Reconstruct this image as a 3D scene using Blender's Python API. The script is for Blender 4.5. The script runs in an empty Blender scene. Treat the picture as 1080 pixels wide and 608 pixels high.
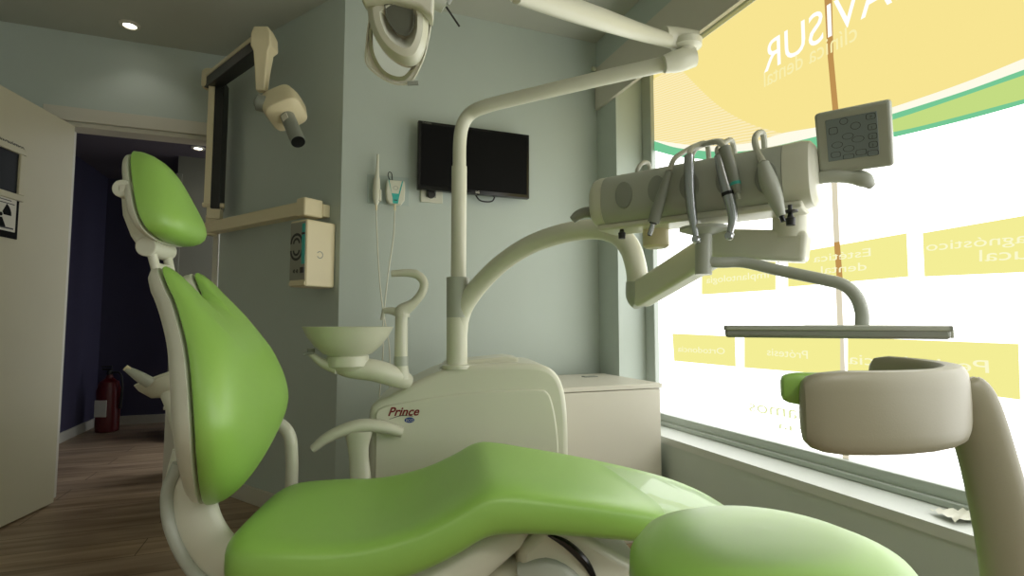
import bpy, math, random
from mathutils import Vector as V, Matrix
random.seed(4)
C = bpy.context.scene.collection
# ------------------------------------------------------------------ camera
EYE = V((0, 0, 0.93)); FPX = 560.0; PITCH = math.atan(38 / 560.0)
cd = bpy.data.cameras.new('camera'); cam = bpy.data.objects.new('camera', cd); C.objects.link(cam)
cam.location = EYE; cam.rotation_euler = (math.pi / 2 + PITCH, 0, 0)
cd.sensor_fit = 'HORIZONTAL'; cd.sensor_width = 36; cd.lens = FPX / 1080 * 36; cd.clip_start = 0.02
bpy.context.scene.camera = cam
vs = bpy.context.scene.view_settings
vs.view_transform = 'Standard'; vs.look = 'None'; vs.gamma = 1; vs.use_curve_mapping = False
vs.exposure = 0.0
WINDOW_GLOW = 3.0
# ------------------------------------------------------------------ world
world = bpy.data.worlds.new('world'); bpy.context.scene.world = world; world.use_nodes = True
world.node_tree.nodes['Background'].inputs[0].default_value = (0.92, 0.96, 1, 1)
world.node_tree.nodes['Background'].inputs[1].default_value = 2.0
# ------------------------------------------------------------------ helpers
cp, sp = math.cos(PITCH), math.sin(PITCH)
def ray(px, py):
    a, b = (px - 540) / FPX, (304 - py) / FPX
    return V((a, cp - b * sp, sp + b * cp))
def P(px, py, y):                       # the place on a sight line that lies y metres ahead
    r = ray(px, py); return EYE + r * (y / r.y)
def hit(px, py, p0, n):
    r = ray(px, py); return EYE + r * ((p0 - EYE).dot(n) / r.dot(n))
def catmull(pts, k=6):
    pts = [tuple(p) for p in pts]
    if len(pts) < 3: return [V(p) for p in pts]
    n = len(pts[0]); q = [tuple(2 * pts[0][i] - pts[1][i] for i in range(n))] + pts + [tuple(2 * pts[-1][i] - pts[-2][i] for i in range(n))]
    out = []
    for j in range(1, len(q) - 2):
        for s in range(k):
            t = s / k
            out.append(tuple(0.5 * (2 * q[j][i] + (q[j+1][i] - q[j-1][i]) * t + (2*q[j-1][i] - 5*q[j][i] + 4*q[j+1][i] - q[j+2][i]) * t*t + (3*q[j][i] - q[j-1][i] - 3*q[j+1][i] + q[j+2][i]) * t**3) for i in range(n)))
    out.append(pts[-1]); return out
def interp(tab, x):
    if x <= tab[0][0]: return tab[0][1]
    for (a, b), (c, d) in zip(tab, tab[1:]):
        if x <= c:
            t = (x - a) / (c - a); t = t * t * (3 - 2 * t) if False else t
            return b + (d - b) * t
    return tab[-1][1]
class Fr:                               # a local frame
    def __init__(s, o, x, y, z=None):
        s.o = V(o); s.x = V(x).normalized(); y = V(y); y = (y - s.x * y.dot(s.x)).normalized(); s.y = y
        s.z = V(z).normalized() if z is not None else s.x.cross(y)
    def __call__(s, a, b, c=0): return s.o + s.x * a + s.y * b + s.z * c
def zframe(o, ang=0): return Fr(o, (math.cos(ang), math.sin(ang), 0), (-math.sin(ang), math.cos(ang), 0))
class MB:
    def __init__(s): s.v = []; s.f = []
    def add(s, vs_, fs):
        k = len(s.v); s.v += [V(p) for p in vs_]; s.f += [tuple(i + k for i in f) for f in fs]; return s
    def box(s, fr, lo, hi):
        p = [fr(x, y, z) for x in (lo[0], hi[0]) for y in (lo[1], hi[1]) for z in (lo[2], hi[2])]
        return s.add(p, [(0,1,3,2), (4,6,7,5), (0,4,5,1), (2,3,7,6), (0,2,6,4), (1,5,7,3)])
    def loft(s, rings, caps=True, closed=True):
        n = len(rings[0]); vv = [p for r in rings for p in r]; ff = []
        for i in range(len(rings) - 1):
            for j in range(n if closed else n - 1):
                a, b = i * n + j, i * n + (j + 1) % n
                ff.append((a, b, b + n, a + n))
        if caps: ff.append(tuple(range(n))[::-1]); ff.append(tuple((len(rings) - 1) * n + j for j in range(n)))
        return s.add(vv, ff)
    def tube(s, pts, r, n=14, smooth=0, flat=1.0, up=None, caps=True):
        pts = [V(p) for p in pts]
        rr = [r] * len(pts) if isinstance(r, (int, float)) else list(r)
        if smooth:
            q = catmull([(p.x, p.y, p.z, a) for p, a in zip(pts, rr)], smooth)
            pts = [V(p[:3]) for p in q]; rr = [p[3] for p in q]
        rings = []; prev = None
        for i, p in enumerate(pts):
            t = (pts[min(i + 1, len(pts) - 1)] - pts[max(i - 1, 0)]).normalized()
            if prev is None:
                ref = V(up) if up is not None else (V((0, 0, 1)) if abs(t.z) < .9 else V((0, 1, 0)))
                x = (ref - t * ref.dot(t)).normalized()
            else: x = (prev - t * prev.dot(t)).normalized()
            prev = x; y = t.cross(x)
            rings.append([p + x * rr[i] * math.cos(a) + y * rr[i] * flat * math.sin(a) for a in [2 * math.pi * k / n for k in range(n)]])
        return s.loft(rings, caps)
    def lathe(s, fr, prof, n=32, sx=1, sy=1, caps=True):     # profile (radius, height) about fr.z
        return s.loft([[fr(sx * r * math.cos(2*math.pi*k/n), sy * r * math.sin(2*math.pi*k/n), h) for k in range(n)] for r, h in prof], caps)
    def prism(s, poly, fr, z0, z1):
        n = len(poly); return s.loft([[fr(a, b, z0) for a, b in poly], [fr(a, b, z1) for a, b in poly]])
    def build(s, name, mat, parent=None, bevel=0, seg=3, sub=0, sharp=35, uv=None):
        me = bpy.data.meshes.new(name)
        off = V((0, 0, 0)); q = parent
        while q is not None: off += q.location; q = q.parent
        vv = s.v; loc = V((0, 0, 0))
        if parent is None:
            xs = [v.x for v in vv]; ys = [v.y for v in vv]; zs = [v.z for v in vv]
            loc = V(((min(xs) + max(xs)) / 2, (min(ys) + max(ys)) / 2, min(zs)))
        me.from_pydata([v - off - loc for v in vv], [], s.f); me.update()
        import bmesh
        b = bmesh.new(); b.from_mesh(me); bmesh.ops.recalc_face_normals(b, faces=b.faces); b.to_mesh(me); b.free()
        me.polygons.foreach_set('use_smooth', [True] * len(me.polygons)); me.set_sharp_from_angle(angle=math.radians(sharp))
        me.materials.append(mat)
        o = bpy.data.objects.new(name, me); C.objects.link(o); o.location = loc; o.parent = parent
        if bevel:
            m = o.modifiers.new('bevel', 'BEVEL'); m.width = bevel; m.segments = seg; m.limit_method = 'ANGLE'; m.angle_limit = math.radians(35)
            me.polygons.foreach_set('use_smooth', [True] * len(me.polygons))
        if sub: m = o.modifiers.new('sub', 'SUBSURF'); m.levels = sub; m.render_levels = sub
        return o
def thing(name, label, cat, loc, group=None):
    o = bpy.data.objects.new(name, None); C.objects.link(o); o.location = V(loc); o.empty_display_size = .05
    o['label'] = label; o['category'] = cat
    if group: o['group'] = group
    return o
def tag(o, label, cat, group=None):
    o['label'] = label; o['category'] = cat
    if group: o['group'] = group
    return o
def struct(o): o['kind'] = 'structure'; return o
def text_mb(txt, fr, size, depth=0.001, shear=0, spacing=1.0, align='LEFT', bold=0, mirror=False, line=0.8):
    cu = bpy.data.curves.new('lettering', 'FONT'); cu.body = txt; cu.size = size; cu.extrude = depth / 2; cu.shear = shear
    cu.space_character = spacing; cu.align_x = align; cu.offset = bold; cu.space_line = line; cu.resolution_u = 4
    ob = bpy.data.objects.new('lettering', cu); C.objects.link(ob)
    bpy.context.view_layer.update()
    me = bpy.data.meshes.new_from_object(ob.evaluated_get(bpy.context.evaluated_depsgraph_get()))
    C.objects.unlink(ob); bpy.data.objects.remove(ob)
    m = MB(); sg = -1 if mirror else 1
    m.add([fr(sg * v.co.x, v.co.y, v.co.z) for v in me.vertices], [tuple(p.vertices) for p in me.polygons])
    bpy.data.meshes.remove(me); return m
def srgb(*c):
    f = lambda u: (u / 255 / 12.92) if u <= 10 else ((u / 255 + .055) / 1.055) ** 2.4
    return tuple(f(u) for u in c) + (1,)
def mat(name, col, rough=.5, metal=0, coat=0, bump=0, scale=200, var=0, vscale=6, spec=.5, sss=0, trans=0):
    m = bpy.data.materials.new(name); m.use_nodes = True; nt = m.node_tree; b = nt.nodes['Principled BSDF']
    b.inputs['Base Color'].default_value = col; b.inputs['Roughness'].default_value = rough; b.inputs['Metallic'].default_value = metal
    b.inputs['Coat Weight'].default_value = coat; b.inputs['Specular IOR Level'].default_value = spec
    b.inputs['Transmission Weight'].default_value = trans
    tc = nt.nodes.new('ShaderNodeTexCoord')
    if var:
        n = nt.nodes.new('ShaderNodeTexNoise'); n.inputs['Scale'].default_value = vscale; n.inputs['Detail'].default_value = 5
        nt.links.new(tc.outputs['Object'], n.inputs['Vector'])
        mx = nt.nodes.new('ShaderNodeMixRGB'); mx.inputs[1].default_value = tuple(c * (1 - var) for c in col[:3]) + (1,)
        mx.inputs[2].default_value = tuple(min(1, c * (1 + var)) for c in col[:3]) + (1,)
        nt.links.new(n.outputs[0], mx.inputs[0]); nt.links.new(mx.outputs[0], b.inputs['Base Color'])
    if bump:
        n = nt.nodes.new('ShaderNodeTexNoise'); n.inputs['Scale'].default_value = scale; n.inputs['Detail'].default_value = 3
        nt.links.new(tc.outputs['Object'], n.inputs['Vector'])
        bp = nt.nodes.new('ShaderNodeBump'); bp.inputs['Strength'].default_value = bump; bp.inputs['Distance'].default_value = .002
        nt.links.new(n.outputs[0], bp.inputs['Height']); nt.links.new(bp.outputs[0], b.inputs['Normal'])
    return m
def emis(name, col, s=1):
    m = bpy.data.materials.new(name); m.use_nodes = True; nt = m.node_tree; nt.nodes.clear()
    e = nt.nodes.new('ShaderNodeEmission'); e.inputs[0].default_value = col; e.inputs[1].default_value = s
    o = nt.nodes.new('ShaderNodeOutputMaterial'); nt.links.new(e.outputs[0], o.inputs[0]); return m
WALL = mat('wall_paint', srgb(190, 200, 192), .7, bump=.15, scale=160, var=.03)
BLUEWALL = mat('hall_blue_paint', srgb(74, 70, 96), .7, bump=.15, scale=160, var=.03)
CEIL = mat('ceiling_paint', srgb(186, 188, 176), .8, bump=.1, scale=90, var=.03)
TRIMW = mat('white_trim', srgb(208, 204, 190), .45, var=.02)
SILL = mat('sill_stone', srgb(200, 205, 198), .4, var=.04)
DOORM = mat('door_paint', srgb(198, 192, 164), .45, var=.03)
FRAMEM = mat('window_frame_metal', srgb(176, 184, 176), .4, var=.03)
GREEN = mat('green_vinyl', srgb(144, 190, 84), .42, bump=.12, scale=900, var=.04, vscale=3, spec=.6, coat=.35)
GREEN.node_tree.nodes['Principled BSDF'].inputs['Coat Roughness'].default_value = .38
WHITEP = mat('white_plastic', srgb(214, 214, 196), .3, var=.02)
CREAM = mat('cream_plastic', srgb(226, 214, 178), .4, var=.03)
GREYP = mat('grey_plastic', srgb(140, 144, 134), .4, var=.03)
LGREY = mat('light_grey_plastic', srgb(176, 180, 168), .32, var=.03)
DARKP = mat('dark_plastic', srgb(38, 38, 36), .4, var=.05)
BLACK = mat('black_gloss', srgb(12, 12, 14), .15, var=.05)
CHROME = mat('satin_steel', srgb(186, 188, 190), .25, metal=1, var=.05)
MIRROR = mat('reflector_mirror', srgb(240, 240, 235), .04, metal=1)
TEAL = mat('teal_print', srgb(60, 176, 166), .4, var=.03)
STOOLM = mat('stool_plastic', srgb(150, 146, 124), .42, bump=.05, scale=500, var=.03)
TUBEW = mat('grey_white_hose', srgb(190, 190, 176), .45, var=.03)
RED = mat('red_paint', srgb(90, 18, 18), .35, var=.05)

# ------------------------------------------------------------------ plan of the room
u = V((.935, .353, 0)).normalized(); w = V((.353, -.935, 0)).normalized(); Z = V((0, 0, 1))
H = 2.53
C1 = V((-.80, 2.45, 0)); C2 = V((.48, 2.93, 0)); C3 = V((-1.71, 3.08, 0))
u = (C2 - C1).normalized(); w = V((u.y, -u.x, 0))
lw = (C3 - C1).normalized(); ln = V((-lw.y, lw.x, 0)); ln = ln if ln.y < 0 else -ln
WR = C2 + w * 5.2; DL = C3 - u * 1.95; BL = DL + w * 5.4
def plank_mat():
    m = bpy.data.materials.new('laminate_floor'); m.use_nodes = True; nt = m.node_tree; b = nt.nodes['Principled BSDF']
    tc = nt.nodes.new('ShaderNodeTexCoord'); mp = nt.nodes.new('ShaderNodeMapping'); mp.inputs['Rotation'].default_value = (0, 0, -math.atan2(u.y, u.x))
    nt.links.new(tc.outputs['Object'], mp.inputs[0])
    br = nt.nodes.new('ShaderNodeTexBrick'); br.inputs['Scale'].default_value = 1; br.inputs['Brick Width'].default_value = 1.2; br.inputs['Row Height'].default_value = .19
    br.inputs['Mortar Size'].default_value = .002; br.inputs['Color1'].default_value = srgb(176, 152, 124); br.inputs['Color2'].default_value = srgb(160, 138, 114); br.inputs['Mortar'].default_value = srgb(70, 54, 42)
    nt.links.new(mp.outputs[0], br.inputs[0])
    mp2 = nt.nodes.new('ShaderNodeMapping'); mp2.inputs['Scale'].default_value = (1.6, 14, 1); nt.links.new(mp.outputs[0], mp2.inputs[0])
    n = nt.nodes.new('ShaderNodeTexNoise'); n.inputs['Scale'].default_value = 1; n.inputs['Detail'].default_value = 8; n.inputs['Distortion'].default_value = .8; nt.links.new(mp2.outputs[0], n.inputs[0])
    cr = nt.nodes.new('ShaderNodeValToRGB'); cr.color_ramp.elements[0].position = .3; cr.color_ramp.elements[0].color = (.55, .5, .45, 1); cr.color_ramp.elements[1].position = .65; cr.color_ramp.elements[1].color = (1.1, 1.1, 1.1, 1)
    nt.links.new(n.outputs[0], cr.inputs[0])
    mx = nt.nodes.new('ShaderNodeMixRGB'); mx.blend_type = 'MULTIPLY'; mx.inputs[0].default_value = 1
    nt.links.new(br.outputs[0], mx.inputs[1]); nt.links.new(cr.outputs[0], mx.inputs[2]); nt.links.new(mx.outputs[0], b.inputs['Base Color'])
    b.inputs['Roughness'].default_value = .42; return m
def slab(name, pts, z0, z1, m):
    n = len(pts); b = MB(); b.loft([[V((p.x, p.y, z0)) for p in pts], [V((p.x, p.y, z1)) for p in pts]])
    return struct(b.build(name, m))
def wall(name, a, b, z0, z1, m, nrm, t=.12):         # its inner face runs a-b, its thickness lies behind
    q = [a, b, b - nrm * t, a - nrm * t]; return slab(name, q, z0, z1, m)
HF = C3 - u * 1.62
HALLL = V((-3.47, 4.03, 0)); HL2 = HALLL - w * .95
slab('floor', [WR, BL, DL - u*.3, DL - u * .3 - w * 3.2, C2 - w * 3.2 + u*.2, C2 + u * .2], -.1, 0, plank_mat())
slab('ceiling', [WR + u*.2, BL, DL, DL - w*.02, C3, C1, C1 + u*.01, C2, C2 + u * .2], H, H + .1, CEIL)
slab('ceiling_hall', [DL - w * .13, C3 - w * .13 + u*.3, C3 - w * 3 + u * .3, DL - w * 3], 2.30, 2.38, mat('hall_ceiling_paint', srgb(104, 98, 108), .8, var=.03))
wall('wall_back', C1 + u*.0, C2 + u*.3, 0, H, WALL, w)
wall('wall_left', C3, C1, 0, H, WALL, ln, .10)
# door wall, opening 0.78 m wide next to the corner
d0 = C3 - u * .035; d1 = C3 - u * .775; DH = 2.03
slab('wall_door_head', [d1, d0 + u * .03, d0 + u*.03 - w * .12, d1 - w * .12], DH, H, WALL)
wall('wall_door_side', DL, d1, 0, H, WALL, w)
wall('wall_far_left', BL, DL, 0, H, WALL, u)
wall('wall_rear', WR + u*.2, BL, 0, H, WALL, -w)
# door frame
fr = Fr(d0, -u, Z, w); b = MB()
L = .74; b.box(fr, (-.035, DH, 0.001), (L + .08, DH + .075, .022)); b.box(fr, (L, 0, .001), (L + .08, DH, .022)); b.box(fr, (L - .025, 0, -.12), (L, DH, 0)); b.box(fr, (-.03, DH - .025, -.12), (L, DH, 0)); b.box(fr, (-.03, 0, -.12), (0, DH - .025, 0))
struct(b.build('trim_1', TRIMW, bevel=.003))
# hall
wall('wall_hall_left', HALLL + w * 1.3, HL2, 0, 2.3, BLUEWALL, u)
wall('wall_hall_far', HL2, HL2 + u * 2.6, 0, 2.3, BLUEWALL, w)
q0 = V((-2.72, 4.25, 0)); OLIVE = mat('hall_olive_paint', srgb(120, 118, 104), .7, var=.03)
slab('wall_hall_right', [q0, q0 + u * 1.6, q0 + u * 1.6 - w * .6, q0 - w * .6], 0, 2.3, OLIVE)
b = MB(); b.box(Fr(q0, u, Z, w), (-.01, 0, -.01), (.035, 2.15, .02)); struct(b.build('trim_2', OLIVE, bevel=.003))
b = MB(); b.box(Fr(HALLL, -w, Z, u), (-1.2, .0, .001), (.95, .08, .015)); struct(b.build('baseboard_hall_left', TRIMW, bevel=.003))
b = MB(); b.box(Fr(HL2, u, Z, w), (0, .0, .001), (1.3, .08, .015)); struct(b.build('baseboard_hall_far', TRIMW, bevel=.003))
b = MB(); b.box(Fr(C3, (C1 - C3), Z, ln), (0, 0, .001), ((C1 - C3).length, .085, .015)); struct(b.build('baseboard_left', TRIMW, bevel=.003))
b = MB(); b.box(Fr(C1, u, Z, w), (0, 0, .001), ((C2 - C1).length, .085, .015)); struct(b.build('baseboard_back', TRIMW, bevel=.003))
# window wall: sill height .41, recess .19 deep from s = .13 to s = 4.4
S0, S1, SZ, TZ, REC = .20, 4.4, .43, 2.34, .19
def ws(s, d=0, z=0): return C2 + w * s + u * d + Z * z
slab('wall_window_left', [ws(-.1), ws(S0), ws(S0, .30), ws(-.1, .30)], 0, H, WALL)
slab('wall_window_below', [ws(S0), ws(S1), ws(S1, .30), ws(S0, .30)], 0, SZ - .03, WALL)
slab('wall_window_above', [ws(S0), ws(S1), ws(S1, .30), ws(S0, .30)], TZ, H, WALL)
slab('wall_window_right', [ws(S1), ws(5.4), ws(5.4, .30), ws(S1, .30)], 0, H, WALL)
slab('trim_3', [ws(S0, -.005), ws(S1, -.005), ws(S1, REC + .05), ws(S0, REC + .05)], SZ - .03, SZ, SILL)
# pelmet board hanging in front of the window head
WP = ws(0, REC); wn = -u
b = MB(); f = Fr(ws(.015), w, Z, u)
b.box(f, (0, 2.13, -.02), (4.6, 2.365, .0)); b.box(f, (0, 2.345, -.0), (4.6, 2.365, .05)); struct(b.build('trim_4', TRIMW, bevel=.002))
tag(MB().tube([ws(.03, -.045, 2.36), ws(.03, -.02, 2.36)], .012).build('end_knob', WHITEP), 'small round white knob at the end of the pelmet board near the ceiling corner', 'knob')
# window frame
f = Fr(ws(S0, REC), w, Z, u); LL = S1 - S0
b = MB(); fw = .055; fl = .08
b.box(f, (0, SZ, -.03), (LL, SZ + fw, .03)); b.box(f, (0, 2.25, -.03), (LL, TZ, .03)); b.box(f, (0, SZ, -.03), (fl, TZ, .03)); b.box(f, (LL - fw, SZ, -.03), (LL, TZ, .03))
b.box(f, (0, SZ, -.045), (LL, SZ + .02, -.028))
win = struct(b.build('window_1', FRAMEM, bevel=.004)); _q = hit(880, 256, f.o, u) - f.o; JX = _q.dot(w)
def pane_mat():
    m = bpy.data.materials.new('milky_window_film'); m.use_nodes = True; nt = m.node_tree; nt.nodes.clear()
    e = nt.nodes.new('ShaderNodeEmission'); e.inputs[0].default_value = (1, 1, .97, 1); e.inputs[1].default_value = WINDOW_GLOW
    t = nt.nodes.new('ShaderNodeBsdfTransparent'); mx = nt.nodes.new('ShaderNodeMixShader'); mx.inputs[0].default_value = .25
    o = nt.nodes.new('ShaderNodeOutputMaterial'); nt.links.new(e.outputs[0], mx.inputs[1]); nt.links.new(t.outputs[0], mx.inputs[2]); nt.links.new(mx.outputs[0], o.inputs[0]); return m
PANE = pane_mat()
b = MB(); b.box(f, (fl, SZ + fw, -.003), (JX, 2.25, .003)); struct(b.build('pane', PANE, win))
b = MB(); b.box(f, (JX + .022, SZ + fw, -.003), (LL - fw, 2.25, .003)); struct(b.build('pane', PANE, win))
b = MB(); b.box(f, (JX, SZ + fw, -.003), (JX + .022, 2.25, .003)); struct(b.build('pane_joint', emis('joint_seam', srgb(222, 214, 188), 1), win))
p0 = f.o - u * .006
def wpt(px, py, off=0): return hit(px, py, p0 - u * off, u)
wf = Fr(p0, w, Z, u)
def wl(px, py):
    q = hit(px, py, p0, u) - p0; return (q.dot(w), q.z)
def film(name, poly, off, m, parent=None):
    b = MB(); b.prism(poly, Fr(p0 - u * off, w, Z, u), 0, .0008)
    return b.build(name, m, parent)
def strip(up, lo, k=8):                    # polygon between two smoothed curves given in photo points
    a = catmull([wl(*p) for p in up], k); c = catmull([wl(*p) for p in lo], k); return [tuple(q[:2]) for q in a] + [tuple(q[:2]) for q in c[::-1]]
YEL = emis('yellow_film', srgb(248, 229, 146), 1); YEL2 = emis('pale_yellow_film', srgb(244, 238, 150), 1)
GRF = emis('green_film', srgb(118, 200, 150), 1); LIME = emis('lime_film', srgb(196, 220, 130), 1); WF = emis('white_film', srgb(255, 252, 232), 1)
JOR = emis('seam_through_yellow', srgb(190, 146, 84), 1)
def stripes():
    m = bpy.data.materials.new('striped_yellow_film'); m.use_nodes = True; nt = m.node_tree; nt.nodes.clear()
    tc = nt.nodes.new('ShaderNodeTexCoord'); mp = nt.nodes.new('ShaderNodeMapping'); mp.inputs['Rotation'].default_value = (math.radians(-12), 0, 0)
    wv = nt.nodes.new('ShaderNodeTexWave'); wv.bands_direction = 'Z'; wv.inputs['Scale'].default_value = 26; wv.inputs['Distortion'].default_value = .6; wv.inputs['Detail'].default_value = 0
    nt.links.new(tc.outputs['Object'], mp.inputs[0]); nt.links.new(mp.outputs[0], wv.inputs[0])
    mx = nt.nodes.new('ShaderNodeMixRGB'); mx.inputs[1].default_value = srgb(247, 226, 150); mx.inputs[2].default_value = srgb(253, 240, 194); nt.links.new(wv.outputs[1], mx.inputs[0])
    e = nt.nodes.new('ShaderNodeEmission'); nt.links.new(mx.outputs[0], e.inputs[0]); o = nt.nodes.new('ShaderNodeOutputMaterial'); nt.links.new(e.outputs[0], o.inputs[0]); return m
ban = thing('window_banner', 'large yellow and green translucent banner film across the top of the window', 'sign', wf(1.2, 1.6))
gl = fl; topz = 2.249
low = [(690, 148), (740, 154), (790, 151), (824, 141), (880, 131), (930, 117), (1010, 90), (1080, 62), (1200, 12), (1400, -80)]
lowp = catmull([wl(*p) for p in low], 8)
lowp = [q for q in lowp if q[1] < topz and q[0] < LL - .05]
film('yellow_field', [(gl, topz)] + [(q[0], q[1]) for q in lowp] + [(lowp[-1][0], topz)], 0, YEL, ban)
sc = [(p[0], p[1]) for p in [tuple(q[:2]) for q in catmull([wl(*p) for p in [(700, 52), (721, 76), (756, 110), (790, 130), (826, 141)]], 6)] if p[1] < topz]
film('striped_field', [(gl, sc[0][1])] + sc + [q[:2] for q in catmull([wl(*p) for p in [(824, 141.5), (790, 151), (740, 154), (690, 148)]], 6)], .002, stripes(), ban)
gu = [(690, 149), (720, 157), (780, 160), (850, 147), (930, 124), (1010, 99), (1080, 74), (1200, 30), (1330, -20)]
gd = [(690, 159), (720, 166), (780, 170), (860, 163), (930, 148), (1010, 129), (1080, 110), (1200, 76), (1330, 38)]
film('white_rim', strip(low[:-1], gu[:-1] + [(1200, 31)]), .002, WF, ban)
film('green_band', strip(gu, gd), .003, GRF, ban)
film('lime_core', strip([(900, 139), (960, 121), (1080, 80), (1200, 39), (1300, 2)], [(900, 146), (960, 136), (1080, 105), (1200, 71), (1300, 42)]), .004, LIME, ban)
def wtext(txt, px, py, px2, py2, hpx, m, parent, spacing=1, align='LEFT', bold=0, off=.006, line=.8, width=None):
    a = hit(px, py, p0 - u * off, u); c = hit(px2, py2, p0 - u * off, u)
    h = abs(hit(px, py - hpx, p0, u).z - hit(px, py, p0, u).z) / .72
    frm = Fr(a, a - c if False else (c - a), Z, None)
    frm = Fr(a, (c - a), Z, u)
    mb = text_mb(txt, Fr(V((0, 0, 0)), (1, 0, 0), (0, 1, 0)), h, .0006, spacing=spacing, bold=bold, line=line)
    xs = [v.x for v in mb.v]; W = max(xs); k = (c - a).length / W * (width or 1)
    mb.v = [frm(v.x * k, v.y, v.z) for v in mb.v]
    return mb.build('lettering', m, parent)
LET = emis('white_lettering', srgb(255, 255, 246), 1.1); LETY = emis('pale_lettering', srgb(250, 240, 176), 1)
wtext('NAVISUR', 985, -22, 806, 77, 44, LET, ban, bold=.0, off=.006)
wtext('clínica dental', 905, 41, 806, 92, 20, LETY, ban, off=.006)
# seam over the yellow field
film('seam_strip', [wl(867, -60), wl(877, -60), wl(880, 60), wl(886, 124), wl(880, 126), wl(874, 60)], .005, JOR, ban)
def decal(label, poly, txts, seam=None):
    pts = [wl(*p) for p in poly]; t = thing('window_decal', label, 'sign', wf(sum(p[0] for p in pts) / 4, min(p[1] for p in pts)), 'yellow service panels on the window')
    film('panel', pts, 0, YEL2, t)
    for (tx, a, c, h) in txts: wtext(tx, a[0], a[1], c[0], c[1], h, LETY2, t, off=.003)
    if seam: film('seam_strip', [wl(*p) for p in seam], .002, JOR, t)
    return t
LETY2 = emis('cream_lettering', srgb(252, 250, 205), 1)
decal('yellow window panel reading Diagnóstico bucal, farthest right of the upper row', [(973, 246), (1200, 207), (1200, 282), (975, 292)], [('Diagnóstico', (1117, 253), (977, 265), 12), ('bucal', (1106, 272), (1033, 276), 14)])
decal('yellow window panel reading Estética dental, crossed by the pane seam', [(831, 268), (956, 246), (958, 292), (831, 303)], [('Estética', (920, 270), (858, 277), 9), ('dental', (915, 285), (866, 289), 9)], [(880, 256), (886, 255), (889, 294), (883, 295)])
decal('yellow window panel reading Implantología, under the instrument console', [(740, 283), (818, 270), (818, 306), (740, 311)], [('Implantología', (812, 293), (745, 299), 8)])
decal('yellow window panel reading Ortodoncia, low and nearest the window corner', [(709, 352), (775, 355), (776, 387), (711, 381)], [('Ortodoncia', (765, 374), (715, 371), 7)])
decal('yellow window panel reading Prótesis, low between two other yellow panels', [(785, 354), (886, 356), (886, 396), (785, 388)], [('Prótesis', (853, 379), (809, 375), 9)])
decal('yellow window panel reading Periodoncia, low behind the stool backrest', [(894, 356), (1074, 363), (1076, 422), (894, 398)], [('Periodoncia', (1046, 394), (895, 384), 14)])
fd = thing('window_lettering', 'faint yellow lettering low on the window beside the stool backrest', 'sign', wpt(830, 455))
GL2 = emis('faint_yellow_lettering', srgb(226, 232, 176), 1)
wtext('Financiamos', 930, 457, 790, 434, 17, GL2, fd, off=.002); wtext('encia', 880, 464, 820, 452, 9, GL2, fd, off=.002)
# street outside
PAVE = mat('pavement', srgb(150, 156, 160), .9, var=.1, vscale=3)
slab('ground', [ws(-6, .32), ws(12, .32), ws(12, 14), ws(-6, 14)], -.25, -.15, PAVE)

# ------------------------------------------------------------------ ceiling lights
LAMP = emis('lamp_glow', srgb(255, 246, 230), 9)
def downlight(label, p, grp=None, power=6, soft=.04):
    t = thing('ceiling_light', label, 'ceiling light', p - Z * .012, grp); f = Fr(p, (1, 0, 0), (0, 1, 0))
    MB().lathe(f, [(.030, -.004), (.032, -.010), (.046, -.010), (.050, 0)], 28, caps=False).build('ring', TRIMW, t)
    MB().lathe(f, [(.0, -.002), (.030, -.003), (.030, -.001)], 24).build('bulb', LAMP, t)
    l = bpy.data.lights.new('lamp', 'SPOT'); l.energy = power; l.spot_size = math.radians(120); l.spot_blend = .6; l.shadow_soft_size = soft; l.color = (1, .96, .88)
    o = bpy.data.objects.new('lamp', l); C.objects.link(o); o.parent = t; o.location = (0, 0, -.01)
downlight('round recessed ceiling spotlight above the open door', hit(137, 26, V((0, 0, H)), Z), None, 1)
downlight('round recessed ceiling spotlight in the dark hallway', hit(209, 156, V((0, 0, 2.30)), Z), None, .8)
for q, pw in [(V((-.7, -.5, H)), 35), (V((.9, -.6, H)), 110), (V((-.2, -1.7, H)), 90)]:  # unseen fill lights, added to brighten surfaces facing the camera
    downlight('added fill light behind the camera, shaped as a recessed ceiling spotlight', q, 'added fill lights behind the viewpoint', pw, .25)

# ------------------------------------------------------------------ open door
hinge = C3 - u * .71 + w * .02; dd = V((.153, -.988, 0)); dn = V((.988, .153, 0))
door = struct(MB().box(Fr(hinge, dd, Z, dn), (0, .01, -.04), (.80, 2.0, 0)).build('door_1', DOORM, bevel=.003))
df = Fr(hinge, dd, Z, dn)
def dl(px, py):
    q = hit(px, py, hinge, dn) - hinge; return (q.dot(dd), q.z)
a = dl(19, 163); c = dl(19, 206)
wx0 = a[0]; wz1 = a[1]; wz0 = c[1]; wx1 = wx0 + .30
b = MB(); o_ = .035
b.box(df, (wx0 - o_, wz1, 0), (wx1 + o_, wz1 + .03, .014)); b.box(df, (wx0 - o_, wz0 - .03, 0), (wx1 + o_, wz0, .014)); b.box(df, (wx0 - o_, wz0, 0), (wx0, wz1, .014)); b.box(df, (wx1, wz0, 0), (wx1 + o_, wz1, .014))
b.build('window_frame', DOORM, door, bevel=.003)
MB().box(df, (wx0, wz0, 0.0005), (wx1, wz1, .004)).build('window_glass', mat('dark_glass', srgb(30, 32, 36), .5, spec=.2), door)
b = MB(); b.box(df, (.72, .98, 0), (.76, 1.14, .01)); b.tube([df(.74, 1.08, .01), df(.74, 1.08, .05), df(.63, 1.08, .055)], .009); b.build('door_handle', CHROME, door)
tx = dl(25, 158)
mbx = text_mb('RADIODIAGNÓSTICO', Fr(V((0,0,0)), (1,0,0), (0,1,0)), .030, .001)
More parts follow.
